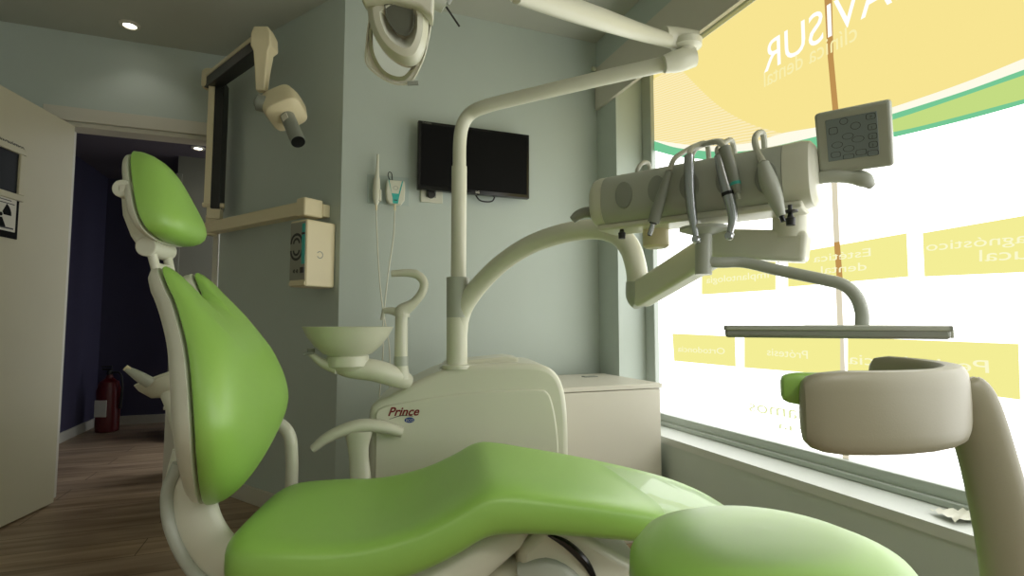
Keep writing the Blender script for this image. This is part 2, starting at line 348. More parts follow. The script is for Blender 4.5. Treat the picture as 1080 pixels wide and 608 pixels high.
Wt = max(v.x for v in mbx.v); mbx.v = [df(tx[0] + Wt * .75 - v.x * .75, tx[1] - .01, .0015 + v.z) + Z * v.y for v in mbx.v]; mbx.build('lettering', DARKP, door)
PRINT = mat('black_print', srgb(16, 16, 18), .8, spec=.15)
# radiation warning sign
a = dl(19, 210); c = dl(17, 253); sg = thing('warning_sign', 'black and white radiation warning sign on the open door', 'sign', df(a[0] + .1, c[1], .003))
sx0, sz1, sz0 = a[0], a[1], c[1]
MB().box(df, (sx0, sz0, .001), (sx0 + .21, sz1, .006)).build('backing', PRINT, sg)
MB().box(df, (sx0 + .018, sz0 + .03, .006), (sx0 + .192, sz1 - .012, .008)).build('paper', TRIMW, sg)
b = MB(); cx, cz = sx0 + .105, (sz0 + sz1) / 2 + .005
for k in range(3):
    a0 = math.pi / 2 + math.pi + k * 2 * math.pi / 3
    a0 = -math.pi / 2 + k * 2 * math.pi / 3
    ring = [(cx + r * math.cos(a0 + t), cz + r * math.sin(a0 + t)) for r, ts in ((.014, (-.52, -.26, 0, .26, .52)), (.060, (.52, .26, 0, -.26, -.52))) for t in ts]
    b.prism(ring, df, .008, .0088)
b.prism([(cx + .009 * math.cos(t * .5236), cz + .009 * math.sin(t * .5236)) for t in range(12)], df, .008, .0088)
b.build('trefoil', PRINT, sg)
b = MB()
for (x0, x1, zz) in ((.05, .16, .02), (.03, .18, .034)): MB().box(df, (sx0 + x0, sz1 - zz - .004, .008), (sx0 + x1, sz1 - zz, .0088)).build('print', DARKP, sg)
b.box(df, (sx0 + .03, sz0 + .04, .008), (sx0 + .18, sz0 + .047, .0088)); b.build('print', DARKP, sg)

# ------------------------------------------------------------------ hallway things
ex = P(113, 452, 4.55); ex = V((-3.50, 4.66, 0))
t = thing('fire_extinguisher', 'dark red fire extinguisher on the hallway floor by the blue wall', 'fire extinguisher', ex); f = zframe(ex)
MB().lathe(f, [(.055, .0), (.085, .01), (.088, .05), (.088, .36), (.07, .43), (.03, .46), (.022, .49)], 28).build('cylinder', RED, t)
MB().lathe(f, [(.02, .485), (.024, .50), (.02, .53)], 16).box(f, (-.06, -.008, .53), (.02, .008, .545)).box(f, (-.07, -.006, .555), (.02, .006, .565)).build('valve', DARKP, t)
MB().tube([f(.02, 0, .51), f(.09, 0, .50), f(.115, 0, .40), f(.105, 0, .2)], [.008, .008, .009, .013], smooth=5).build('hose', DARKP, t)
MB().box(f, (-.05, -.0895, .14), (.05, -.083, .28)).build('sticker', TRIMW, t)
# pale post and holder behind the backrest
t = thing('hall_cabinet', 'low white cabinet standing on the floor by the doorway behind the green backrest', 'cabinet', P(176, 486, 3.18).xyz * 1); 
t.location = V((-2.02, 3.16, 0))
f = Fr(t.location, u, -w); MB().box(f, (-.01, -.02, 0), (.16, .30, .43)).build('carcass', TRIMW, t, bevel=.004); MB().box(f, (-.02, -.03, .43), (.17, .31, .45)).build('top', TRIMW, t, bevel=.004)

# ------------------------------------------------------------------ monitor on the back wall
mf = Fr(C1, u, Z, w)
def bw(px, py, off=.0): return hit(px, py, C1 + w * off, w)
a = bw(441, 132, .07) - C1; c = bw(558, 207, .07) - C1
mx0, mx1 = a.dot(u), c.dot(u); mz0 = bw(500, 205, .07).z; mz1 = bw(500, 135, .07).z
t = thing('wall_monitor', 'black flat screen monitor mounted on the grey back wall', 'monitor', mf(mx0, mz0, .06))
MB().box(mf, (mx0, mz0, .045), (mx1, mz1, .075)).build('casing', BLACK, t, bevel=.004)
MB().box(mf, (mx0 + .014, mz0 + .02, .0745), (mx1 - .014, mz1 - .014, .0762)).build('screen', mat('screen_glass', srgb(12, 12, 13), .6, spec=.12), t)
xm = (mx0 + mx1) / 2; MB().box(mf, (xm - .1, mz0 + .08, .0), (xm + .1, mz1 - .08, .045)).build('wall_bracket', DARKP, t, bevel=.004)
text_mb('LG', Fr(mf(xm + .0, mz0 + .005, .0752), u, Z), .016, .0006, bold=.0002).build('logo', TRIMW, t)
text_mb('FLATRON', Fr(mf(mx0 + .02, mz1 - .012, .0756), u, Z), .010, .0006).build('lettering', GREYP, t)
# socket beneath it
a = bw(455, 209) - C1; t = thing('wall_socket', 'white double wall socket just under the black monitor', 'socket', mf(a.dot(u), bw(455, 213).z, 0))
x, z = a.dot(u), bw(455, 205).z
MB().box(mf, (x - .055, z - .045, 0), (x + .055, z + .03, .012)).build('plate', WHITEP, t, bevel=.003)
MB().box(mf, (x - .03, z - .02, .012), (x + .02, z + .02, .015)).build('inset', GREYP, t, bevel=.002)
MB().lathe(Fr(mf(x - .005, z - .008, .015), u, Z), [(.0, 0), (.018, 0), (.018, .02), (0, .02)], 20).build('plug', DARKP, t)
tag(MB().tube([mf(xm + .01, mz0 + .01, .03), mf(xm + .04, mz0 - .02, .03), mf(xm + .1, mz0 - .018, .03), mf(xm + .12, mz0 + .02, .03)], .004, 8, 5).build('monitor_cable', DARKP), 'short black cable looping below the monitor casing', 'cable')

# intraoral camera and box on the wall
def onw(px, py, off=0): return bw(px, py, off)
x0 = (onw(387, 215) - C1).dot(u); x1 = (onw(431, 215) - C1).dot(u); z0 = onw(410, 216).z; z1 = onw(410, 186).z
pl = MB().box(mf, (x0, z0, .0), (x1, z1, .004)); tag(pl.build('backing_plate', mat('wall_plate', srgb(176, 190, 184), .35), bevel=.001), 'thin clear grey plate on the back wall holding the intraoral camera and teal box', 'plate')
p = onw(397, 212, .03)
t = thing('intraoral_camera', 'slim white wand shaped intraoral camera hanging left of the teal box', 'dental camera', p)
g = Fr(p, u, Z)
MB().tube([g(.0, -.02), g(.0, .0), g(-.001, .03), g(0, .09), g(.002, .13), g(.003, .19), g(.003, .225)], [.008, .014, .0175, .016, .009, .006, .005], 16, 4).build('wand', WHITEP, t)
MB().box(g, (.004, -.002, -.03), (.022, .055, .012)).build('clip', WHITEP, t, bevel=.005)
MB().tube([g(0, -.02), g(0, -.045)], .005).build('plug', CREAM, t)
p2 = onw(416.5, 216, .03); g2 = Fr(p2, u, Z)
t2 = thing('sensor_box', 'small white control box with a teal v-shaped panel beside the monitor', 'control box', p2)
sh = [(-.040, .115), (.044, .115), (.046, .06), (.044, .02), (.030, 0), (-.026, 0), (-.040, .02), (-.044, .06)]
MB().prism(sh, g2, -.026, .016).build('casing', WHITEP, t2, bevel=.006)
MB().prism([(-.034, .113), (-.030, .113), (-.018, .05), (.014, .05), (.030, .113), (.035, .113), (.016, .03), (.012, .002), (-.012, .002), (-.014, .03)], g2, .016, .0172).build('teal_panel', TEAL, t2)
MB().box(g2, (-.008, .016, .017), (.008, .020, .019)).build('slot', DARKP, t2)
b = MB(); 
for k in range(12):
    a0, a1 = k * math.pi / 6, (k + 1) * math.pi / 6; b.add([g2(.0 + r * math.cos(q), .077 + r * .8 * math.sin(q), .0168) for r, q in ((.010, a0), (.012, a0), (.012, a1), (.010, a1))], [(0, 1, 2, 3)])
b.build('emblem', GREYP, t2)
MB().tube([g2(-.02, .11, 0), g2(-.034, .135, 0), g2(-.03, .155, 0), g2(-.018, .15, 0), g2(-.014, .115, 0)], .0022, 8, 5).build('loop', DARKP, t2)
MB().tube([g2(0, .0), g2(0, -.028)], .0055).build('plug', CREAM, t2)
e1 = g(0, -.045); e2 = g2(0, -.028)
tag(MB().tube([e1, P(398, 255, 2.42), P(400, 290, 2.42), P(403, 320, 2.4), P(407, 345, 2.38), P(411, 372, 2.36), P(411, 420, 2.36)], .0032, 8, 6).build('camera_cable', WHITEP), 'thin white cable hanging from the intraoral camera wand', 'cable')
tag(MB().tube([e2, P(415, 250, 2.44), P(410, 285, 2.44), P(406, 320, 2.44), P(404, 345, 2.42), P(404, 372, 2.4), P(400, 420, 2.4)], .0032, 8, 6).build('sensor_cable', WHITEP), 'thin white cable hanging from the teal and white box', 'cable')

# ------------------------------------------------------------------ x-ray unit on the left wall
AO = C1 + ln * .10
def lwp(px, py, off): return hit(px, py, C1 + ln * off, ln)
xr = thing('xray_machine', 'cream and black wall mounted dental x-ray arm with hanging tube head', 'x-ray machine', lwp(322, 222, 0))
A0 = lwp(325, 222, .10); A1 = lwp(221, 240, .10); zc = (A0.z + A1.z) / 2; A0.z = A1.z = zc
rf = Fr(A0, A1 - A0, Z, ln); LA = (A1 - A0).length
MB().box(rf, (0, -.032, -.03), (LA, .032, .03)).build('rail_arm', CREAM, xr, bevel=.006)
MB().box(rf, (-.03, -.04, -.06), (.035, .045, .04)).build('end_cap', CREAM, xr, bevel=.008)
MB().box(rf, (-.03, -.03, -.098), (.03, .03, -.058)).build('wall_plate', CREAM, xr, bevel=.005)
B0 = rf(LA - .02, .0, 0)
MB().tube([B0 - Z * .04, B0 + Z * .07], .030, 20).build('pivot', CREAM, xr)
dA = B0.y
LB = P(227, 218, dA); UB = P(227, 88, dA)
va = Fr(LB, (1, .25, 0), UB - LB)
hgt = (UB - LB).length
MB().box(va, (-.012, -.02, -.05), (.034, hgt, .05)).build('lower_arm', DARKP, xr, bevel=.004)
MB().box(va, (-.045, -.0, -.052), (-.012, hgt, .052)).build('lower_arm_cover', CREAM, xr, bevel=.004)
MB().box(va, (-.034, -.075, -.034), (.034, .0, .034)).tube([va(-.055, -.0, .03), va(.055, 0, .03)], .014, 14).build('lower_joint', CREAM, xr, bevel=.004)
EB = P(223, 86, dA); TB = P(279, 44, 2.36)
MB().lathe(Fr(EB + V((0, 0, -.04)), (1, 0, 0), (0, 1, 0)), [(.0, -.0), (.045, 0), (.05, .01), (.05, .085), (.04, .10), (0, .10)], 24).build('elbow', CREAM, xr)
ua = Fr(EB, TB - EB, Z); lu = (TB - EB).length
MB().box(ua, (0, -.045, -.035), (lu, .010, .035)).build('upper_arm', DARKP, xr, bevel=.004)
MB().box(ua, (0, .010, -.038), (lu, .032, .038)).build('upper_arm_cover', CREAM, xr, bevel=.004)
hd = TB.y
prof = [(278, 31, .032), (279, 40, .045), (279, 52, .046), (278, 57, .034), (277, 75, .027), (276, 97, .021)]
MB().loft([[P(x, y, hd) + V((r * cx_, r * .9 * cy_, 0)) for cx_, cy_ in ((1, 1), (-1, 1), (-1, -1), (1, -1))] for x, y, r in prof]).build('drop_arm', CREAM, xr, bevel=.006)
hc = P(281, 110, hd - .06)
MB().tube([hc + V((-.04, -.01, .005)), hc + V((.04, .02, -.005))], .036, 24).tube([hc + V((-.047, -.012, .006)), hc + V((-.04, -.01, .005))], .02, 16).build('yoke_joint', GREYP, xr, bevel=.003)
hh = P(300, 115, hd - .02); ax = (P(318, 155, hd - .12) - P(300, 112, hd + .0)).normalized()
hf = Fr(hh, ax, (1, 0, .3)); 
rings = []
for k, (t_, sx_, sy_) in enumerate([(-.085, .045, .045), (-.075, .07, .065), (-.01, .088, .078), (.045, .078, .075), (.06, .05, .05)]):
    rings.append([hf(t_, sx_ * math.copysign(abs(math.cos(q)) ** .5, math.cos(q)), sy_ * math.copysign(abs(math.sin(q)) ** .5, math.sin(q))) for q in [2 * math.pi * i / 24 for i in range(24)]])
MB().loft(rings).build('tube_head', CREAM, xr, bevel=.004)
c0, c1_ = hf(.05, .0, 0), hf(.235, .0, 0)
MB().tube([c0, c1_], .031, 24).build('cone', GREYP, xr)
MB().tube([hf(.231, 0, 0), hf(.237, 0, 0)], .029, 24).build('cone_opening', BLACK, xr)
MB().box(Fr(hf(.09, 0, 0), ax, (-.3, -1, .2)), (-.018, .028, -.014), (.018, .033, .014)).build('label_sticker', TRIMW, xr)
# control box
cb = thing('xray_control_box', 'cream x-ray control box with buttons fixed under the rail arm', 'control box', lwp(330, 300, 0))
k0 = C1 + lw * .15; k0.z = P(335, 303, 2.5).z
t1 = lwp(322, 300, .155) - C1; xe = t1.dot(lw); zb = lwp(322, 302, .155).z; zt = lwp(322, 231, .155).z
bf = Fr(C1, lw, Z, ln)
MB().box(bf, (xe, zb, .002), (xe + .125, zt, .155)).build('casing', CREAM, cb, bevel=.008)
MB().box(bf, (xe + .006, zb + .03, .1545), (xe + .119, zt - .01, .157)).build('control_panel', mat('panel_grey', srgb(150, 150, 136), .45), cb, bevel=.001)
b = MB()
for (zz, sgn) in ((zb + .195, 1), (zb + .165, -1)):
    for r0, r1 in ((.036, .048), (.016, .027)):
        n = 12
        for k in range(n):
            a0, a1 = math.pi * k / n, math.pi * (k + 1) / n
            b.add([bf(xe + .07 + r * math.cos(q), zz + sgn * r * math.sin(q), .158) for r, q in ((r0, a0), (r1, a0), (r1, a1), (r0, a1))], [(0, 1, 2, 3)])
        b.build('tooth_arch_print', DARKP, cb); b = MB()
MB().box(bf, (xe + .008, zb + .10, .157), (xe + .03, zt - .02, .1585)).build('teal_strip', TEAL, cb)
MB().box(bf, (xe + .01, zb + .06, .157), (xe + .035, zb + .085, .161)).build('button', DARKP, cb); MB().box(bf, (xe + .008, zt - .07, .157), (xe + .03, zt - .06, .160)).build('display', DARKP, cb)
for xx in (.062, .085): MB().lathe(Fr(bf(xe + xx, zb + .07, .157), lw, Z), [(.0, 0), (.009, 0), (.009, .005), (0, .005)], 16).build('button', DARKP, cb)
MB().box(bf, (xe + .004, zb + .006, .1545), (xe + .121, zb + .022, .158)).build('lower_strip', CREAM, cb)
b = MB(); ef = Fr(bf(xe - .0012, (zb + zt) / 2 - .005, .085), ln, Z)
for k in range(14):
    a0, a1 = .5 + k * .38, .5 + (k + 1) * .38; b.add([ef(r * math.cos(q), r * math.sin(q), 0) for r, q in ((.013, a0), (.017, a0), (.017, a1), (.013, a1))], [(0, 1, 2, 3)])
b.build('emblem', GREYP, cb)

# ------------------------------------------------------------------ dental chair
O = V((0, 1.41, 0)); ca = V((.993, .12, 0)).normalized(); cl = V((-ca.y, ca.x, 0))
ch = Fr(O, ca, cl, Z)                     # s along the patient, l away from the viewpoint, z up
chair = thing('dental_chair', 'lime green upholstered dental patient chair with white plastic shell', 'dental chair', ch(-.25, 0, 0))
def sect(s, hw, zt_, th, dip=0, n=36, e=.45, eb=.6):
    out = []
    for k in range(n):
        q = 2 * math.pi * k / n; c_, s_ = math.cos(q), math.sin(q)
        l = hw * math.copysign(abs(c_) ** e, c_)
        zz = math.copysign(abs(s_) ** (.42 if s_ > 0 else eb), s_)
        z = zt_ - th / 2 + zz * th / 2
        if s_ > 0: z -= dip * max(0, 1 - (l / hw) ** 2) * s_
        out.append(ch(s, l, z))
    return out
TOP = catmull([(-.64, .46, .12, .055, .0), (-.625, .475, .20, .09, .0), (-.585, .486, .245, .11, .006), (-.49, .490, .265, .12, .02), (-.36, .490, .270, .12, .03), (-.24, .513, .27, .12, .025), (-.15, .548, .268, .12, .010), (-.085, .580, .264, .12, .0), (-.03, .582, .26, .118, .0), (.06, .566, .255, .108, .0), (.20, .54, .248, .10, .004), (.36, .505, .235, .09, .006), (.48, .476, .205, .085, .004), (.55, .452, .16, .07, 0), (.585, .435, .09, .045, 0), (.592, .426, .03, .03, 0)], 4)
MB().loft([sect(q[0], q[2], q[1], q[3], q[4]) for q in TOP]).build('seat', GREEN, chair)
# transparent cover near the foot end
def sheet():
    m = MB(); rows = []
    for i in range(15):
        s = .29 + .26 * i / 14
        q = None
        tb = [(a[0], a[1]) for a in TOP]; hb = [(a[0], a[2]) for a in TOP]
        zt_ = interp(tb, s); hw = interp(hb, s)
        row = []
        for k in range(21):
            v = -1 + 2 * k / 20; l = v * (hw + .002) ; drop = .5 * .09 * (1 - max(0, 1 - abs(v) ** (1/.45)) ** .21)
            row.append(ch(s - .03 * v, l * .985, zt_ - drop + .004 + .0025 * math.sin(5 * v + 9 * i) * (1 - abs(v))))
        rows.append(row)
    m.loft(rows, caps=False, closed=False); return m
FILM = mat('clear_vinyl', srgb(225, 235, 225), .08, spec=.8); FILM.node_tree.nodes['Principled BSDF'].inputs['Alpha'].default_value = .2
sheet().build('foot_cover', FILM, chair)
def under(s, hw, z1, z0, n=28):
    return [ch(s, hw * math.copysign(abs(math.cos(q)) ** .5, math.cos(q)), (z1 + z0) / 2 + (z1 - z0) / 2 * math.copysign(abs(math.sin(q)) ** .6, math.sin(q))) for q in [2 * math.pi * k / n for k in range(n)]]
MB().loft([under(-.60, .16, .40, .33), under(-.5, .22, .41, .29), under(-.2, .22, .42, .29), under(-.10, .20, .47, .33), under(.0, .16, .48, .40), under(.04, .10, .48, .43)]).build('seat_carriage', WHITEP, chair)
# lift column cover, slotted wedge and floor plate
lc = [(-.30, -.05), (.30, -.05)]
MB().loft([[ch(a, b_, z) for a, b_ in ((s0, -h), (s1, -h), (s1, h), (s0, h))] for z, s0, s1, h in ((.03, -.34, .38, .16), (.09, -.33, .37, .15), (.20, -.22, .24, .125), (.31, -.10, .10, .11), (.36, -.08, .08, .10))]).build('lift_cover', WHITEP, chair, bevel=.025, seg=4)
wed = [(.0, .40), (.07, .455), (.14, .44), (.32, .33), (.44, .12), (.46, .04), (.0, .04)]
MB().prism(wed, Fr(ch(0, -.0, 0), ca, Z, -cl), -.11, .13).build('arm_shroud', WHITEP, chair, bevel=.02, seg=4)
MB().tube([ch(.07, -.134, .435), ch(.115, -.134, .41), ch(.16, -.134, .365), ch(.19, -.134, .31)], [.004, .010, .010, .004], 10, 5).build('shroud_slot', BLACK, chair)
MB().tube([ch(.0, -.12, .33), ch(.07, -.13, .33), ch(.14, -.13, .27), ch(.16, -.13, .20)], [.04, .05, .045, .03], 16, 5, flat=.4).build('hinge_cover', LGREY, chair)
MB().loft([[ch(.45 * math.copysign(abs(math.cos(q)) ** .6, math.cos(q)) * k_ - .02, .20 * math.copysign(abs(math.sin(q)) ** .6, math.sin(q)) * k_, z) for q in [2 * math.pi * i / 40 for i in range(40)]] for z, k_ in ((0, 1), (.03, 1), (.045, .95))]).build('floor_plate', LGREY, chair)
# backrest
OUT = [(.0, .992), (.025, .994), (.041, 1.012), (.048, 1.038), (.058, 1.056), (.076, 1.064), (.096, 1.060), (.114, 1.042), (.136, .99), (.168, .93), (.208, .86), (.240, .79), (.252, .73), (.240, .68), (.205, .63), (.158, .58), (.10, .535), (.05, .507), (0, .498)]
OUTF = OUT + [(-a, b_) for a, b_ in OUT[-2:0:-1]]
OUTF = catmull(OUTF + [OUTF[0]], 3)[:-1]
SB = [(.50, -.740), (.60, -.712), (.72, -.702), (.85, -.728), (.95, -.772), (1.06, -.835)]
SB = [q[:2] for q in catmull(SB, 6)]
def backs(l, z, d): return ch(interp(SB, z) + .012 + d + .35 * l * l * (1 if z < 1.0 else .6), l, z)
def pillow(outl, cen, f_, tf, tb, pf=2.6, rings=9, inner=None):
    inner = inner or outl
    m = MB(); rr = []
    ks = [math.sin(math.pi / 2 * i / rings) for i in range(rings + 1)]
    for sgn, T in ((1, tf), (-1, tb)):
        rr_ = []
        for k in ks[1:]:
            hgt_ = T * (1 - k ** pf) ** (1 / 2.2) if k < 1 else 0
            m_ = max(0, (k - .80) / .20) ** 1.5
            q_ = [(b_[0] + (a[0] - b_[0]) * m_, b_[1] + (a[1] - b_[1]) * m_) for a, b_ in zip(outl, inner)]
            rr_.append([f_(cen[0] + (a[0] - cen[0]) * k, cen[1] + (a[1] - cen[1]) * k, sgn * hgt_) for a in q_])
        if sgn == 1: rr += rr_
        else: rr += rr_[::-1][1:]
    m.loft(rr); return m
NOT_ = [(a[0], min(a[1], .985 + .02 * (a[1] - .985))) for a in OUTF]
pillow(OUTF, (0, .76), lambda l, z, d: backs(l, z, d * (1 - .25 * min(1, max(0, (z - .86) / .15)))),   .072, .014, 4.0, 16, NOT_).build('backrest', GREEN, chair)
OUTS = [(a * .985, .76 + (b_ - .76) * .99) for a, b_ in [q[:2] for q in OUTF]]
pillow(OUTS, (0, .76), lambda l, z, d: backs(l, z, d - .014), .006, .058, 5).build('back_shell', WHITEP, chair)
# headrest
HO = [(0, 1.352), (.028, 1.347), (.055, 1.32), (.082, 1.27), (.106, 1.215), (.116, 1.175), (.104, 1.143), (.06, 1.126), (0, 1.122)]
HO = HO + [(-a, b_) for a, b_ in HO[-2:0:-1]]; HO = [q[:2] for q in catmull(HO + [HO[0]], 4)][:-1]
hs = lambda z: -.858 - .40 * (z - 1.16)
hfn = lambda l, z, d: ch(hs(z) + d, l, z)
pillow(HO, (0, 1.21), lambda l, z, d: hfn(l, z + .004, d), .072, .010, 3).build('headrest', GREEN, chair)
pillow([(a * .97, 1.21 + (b_ - 1.21) * .97) for a, b_ in HO], (0, 1.21), lambda l, z, d: hfn(l, z, d - .012), .004, .03, 4).build('headrest_shell', WHITEP, chair)
MB().tube([ch(-.875, -.06, 1.235), ch(-.91, -.065, 1.245), ch(-.93, -.065, 1.245)], [.012, .02, .022], 18, 5).tube([ch(-.925, -.085, 1.245), ch(-.925, .085, 1.245)], .021, 20).build('headrest_knuckle', WHITEP, chair, bevel=.004)
MB().loft([[ch(s + a, b_, z) for a, b_ in ((-.02, -.045), (.02, -.045), (.02, .045), (-.02, .045))] for s, z in ((-.932, 1.245), (-.925, 1.19), (-.905, 1.14), (-.885, 1.11))]).build('headrest_arm', WHITEP, chair, bevel=.010)
MB().tube([ch(-.885, -.05, 1.115), ch(-.885, .05, 1.115)], .024, 18).tube([ch(-.880, -.035, 1.11), ch(-.868, -.035, 1.065), ch(-.86, -.025, 1.0)], [.011, .010, .012], 12).tube([ch(-.880, .035, 1.11), ch(-.868, .035, 1.065), ch(-.86, .025, 1.0)], [.011, .010, .012], 12).tube([ch(-.868, -.035, 1.068), ch(-.868, .035, 1.068)], .010, 12).box(ch, (-.872, -.028, .985), (-.845, .028, 1.03)).build('headrest_mount', WHITEP, chair, bevel=.003)
# curved back support under the backrest
MB().tube([ch(-.775, 0, .62), ch(-.785, 0, .53), ch(-.765, 0, .44), ch(-.71, 0, .365), ch(-.62, 0, .33), ch(-.5, 0, .33)], [.055, .060, .062, .062, .058, .05], 20, 6, flat=.55, up=(1, 0, 0)).build('back_bracket', WHITEP, chair)
MB().tube([ch(-.800, -.03, .60), ch(-.822, -.03, .53), ch(-.808, -.03, .44), ch(-.75, -.03, .34), ch(-.66, -.03, .29)], .014, 12, 6).build('bracket_trim', LGREY, chair)
# far armrest and bent tube
T1 = [P(330, 474, 1.72), P(347, 461, 1.73), P(375, 450, 1.75), P(400, 450, 1.77), P(424, 456, 1.79)]
MB().tube(T1, [.013, .018, .021, .021, .017], 18, 6, flat=1.5, up=(0, 0, 1)).build('armrest_pad', WHITEP, chair)
MB().tube([P(378, 455, 1.75), P(378, 475, 1.75), P(380, 500, 1.74), P(384, 545, 1.68), P(400, 560, 1.6)], [.046, .033, .033, .036, .04], 18, 5, flat=.6, up=(1, 0, 0)).build('armrest_post', WHITEP, chair)
MB().tube([P(284, 445, 1.66), P(297, 449, 1.66), P(306, 462, 1.66), P(308, 490, 1.66), P(309, 530, 1.66), P(330, 575, 1.55)], .0185, 16, 6).build('far_tube', WHITEP, chair)

# ------------------------------------------------------------------ pale stand behind backrest
sd = thing('assistant_stand', 'pale curved holder on a slim bent post behind the green backrest', 'holder', V((-1.0, 1.62, 0)))
MB().tube([P(177, 412, 1.72), P(183, 435, 1.70), P(191, 470, 1.67), P(198, 520, 1.62), P(205, 580, 1.58), P(212, 640, 1.56), V((-.86, 1.56, 0.02))], [.026, .018, .016, .015, .015, .016, .02], 16, 6).build('post', WHITEP, sd)
def ringp(px, py, d): return P(px, py, d)
bo = P(176, 402, 1.75); bfr = Fr(bo, (1, .1, .35), (-.2, 1, .1))
MB().lathe(bfr, [(.02, -.05), (.055, -.035), (.078, 0), (.084, .022), (.078, .024), (.070, .004), (.045, -.022), (.0, -.026)], 32, sy=1.1).build('cup_holder', WHITEP, sd)
MB().tube([P(158, 404, 1.66), P(148, 398, 1.64), P(140, 393, 1.63), P(133, 389, 1.62)], [.018, .016, .012, .008], 14, 5).build('handle', LGREY, sd)
MB().tube([P(137, 391, 1.625), P(132, 388, 1.62)], .009, 12).build('tip', CREAM, sd)
MB().lathe(Fr(V((-.86, 1.56, 0)), (1, 0, 0), (0, 1, 0)), [(.12, 0), (.12, .015), (.03, .03)], 28).build('foot', LGREY, sd)

# ------------------------------------------------------------------ dental side unit
UD = 1.80
uf = Fr(P(390, 500, UD), (1, .12, 0), Z); uf.o.z = 0
def up(px, py):
    q = hit(px, py, uf.o, uf.z) - uf.o; return (q.dot(uf.x), q.z)
side = thing('dental_unit', 'white side unit cabinet with round spittoon bowl and tall post bending into the lamp arm', 'dental unit', uf(.33, 0, -.15))
oc = [(388, 445), (392, 428), (410, 418), (440, 402), (470, 390), (500, 386), (540, 384), (570, 385), (586, 393), (595, 410), (599, 440), (600, 480)]
prof = [q[:2] for q in catmull([up(*p) for p in oc], 4)]
prof = [(prof[0][0] + .01, .06)] + prof + [(prof[-1][0] - .005, .06)]
MB().prism(prof, uf, -.40, 0).build('cabinet', WHITEP, side, bevel=.02, seg=4)
ic = [(396, 452), (399, 432), (430, 424), (480, 416), (530, 412), (565, 411), (577, 414), (583, 428), (588, 460), (589, 500)]
pi_ = [q[:2] for q in catmull([up(*p) for p in ic], 4)]; pi_ = [(pi_[0][0], .09)] + pi_ + [(pi_[-1][0], .09)]
MB().prism(pi_, uf, -.02, .008).build('front_panel', WHITEP, side, bevel=.006)
MB().prism([up(445, 408), up(482, 396), up(545, 396), up(552, 380), up(538, 378), up(470, 385)], uf, -.28, -.10).build('top_ridge', WHITEP, side, bevel=.006)
MB().box(uf, (-.012, up(390, 470)[1], -.10), (.004, up(390, 446)[1], -.05)).build('side_switch', DARKP, side, bevel=.002)
REDI = mat('red_ink', srgb(120, 20, 30), .4); BLUE = mat('blue_ink', srgb(30, 60, 140), .4)
tq = up(409, 438.5); text_mb('Prince', Fr(uf(tq[0], tq[1], .0087), uf.x, Z), .040, .001, shear=.35, bold=.0009).build('lettering', REDI, side)
q1, q2 = up(411, 442), up(436, 439)
MB().tube([uf(q1[0], q1[1], .009), uf((q1[0] + q2[0]) / 2, q1[1] + .011, .009), uf(q2[0], q2[1], .009)], [.0006, .0012, .0006], 6, 5).build('underline', DARKP, side)
q1 = up(432, 443); MB().lathe(Fr(uf(q1[0], q1[1], .008), uf.x, Z), [(.0165, 0), (.0165, .001), (0, .001)], 24, sy=.55).build('badge', BLUE, side)
text_mb('ECO', Fr(uf(q1[0] - .0115, q1[1] - .005, .0095), uf.x, Z), .0125, .0006).build('badge_lettering', TRIMW, side)
MB().box(uf, (.03, 0, -.36), (.62, .065, -.03)).build('plinth', GREYP, side, bevel=.01)
# bowl, its arm, and cup filler
bd = 1.72
bc = P(367, 376, bd); f = zframe(bc)
MB().lathe(f, [(.0, .004), (.05, .0), (.075, .008), (.105, .035), (.128, .066), (.140, .092), (.143, .095), (.136, .094), (.12, .070), (.095, .038), (.06, .016), (.0, .012)], 48, caps=False).build('spittoon_bowl', WHITEP, side)
MB().lathe(f, [(.0, -.045), (.045, -.045), (.066, -.03), (.066, .0), (.06, .006), (0, .006)], 36).build('bowl_collar', WHITEP, side)
MB().tube([P(350, 384, bd), P(368, 388, bd), P(395, 391, bd + .02), P(418, 398, bd + .06), P(428, 402, bd + .1)], [.020, .032, .036, .034, .028], 20, 6, flat=1.15).build('bowl_arm', WHITEP, side)
MB().tube([P(356, 388, bd - .03), P(342, 384, bd - .03), P(332, 377, bd - .03), P(326, 371, bd - .03)], [.022, .015, .011, .010], 16, 5).build('bowl_lever', WHITEP, side)
MB().tube([P(331, 372, bd - .04), P(320, 374, bd - .05)], .005, 10).tube([P(328, 368, bd - .03), P(328, 374, bd - .03)], .012, 12).build('lever_tip', GREYP, side)
fd_ = bd + .06
MB().tube([P(423, 400, fd_), P(423, 385, fd_), P(423.5, 332, fd_)], [.030, .022, .021], 20).build('filler_post', WHITEP, side)
MB().tube([P(423, 386, fd_), P(423, 376, fd_)], .0235, 20).build('filler_ring', LGREY, side)
MB().tube([P(423.5, 334, fd_), P(425, 328, fd_), P(436, 320, fd_), P(445, 309, fd_), P(447, 298, fd_), P(440, 290, fd_), P(428, 288, fd_), P(413, 289, fd_)], [.027, .025, .016, .0145, .0145, .0145, .013, .011], 18, 6).build('water_spout', WHITEP, side)
MB().tube([P(421, 330, fd_), P(412, 328, fd_), P(405, 328, fd_)], [.016, .012, .010], 14, 4).tube([P(405, 326, fd_), P(403, 338, fd_)], .006, 10).build('cup_spout', WHITEP, side)

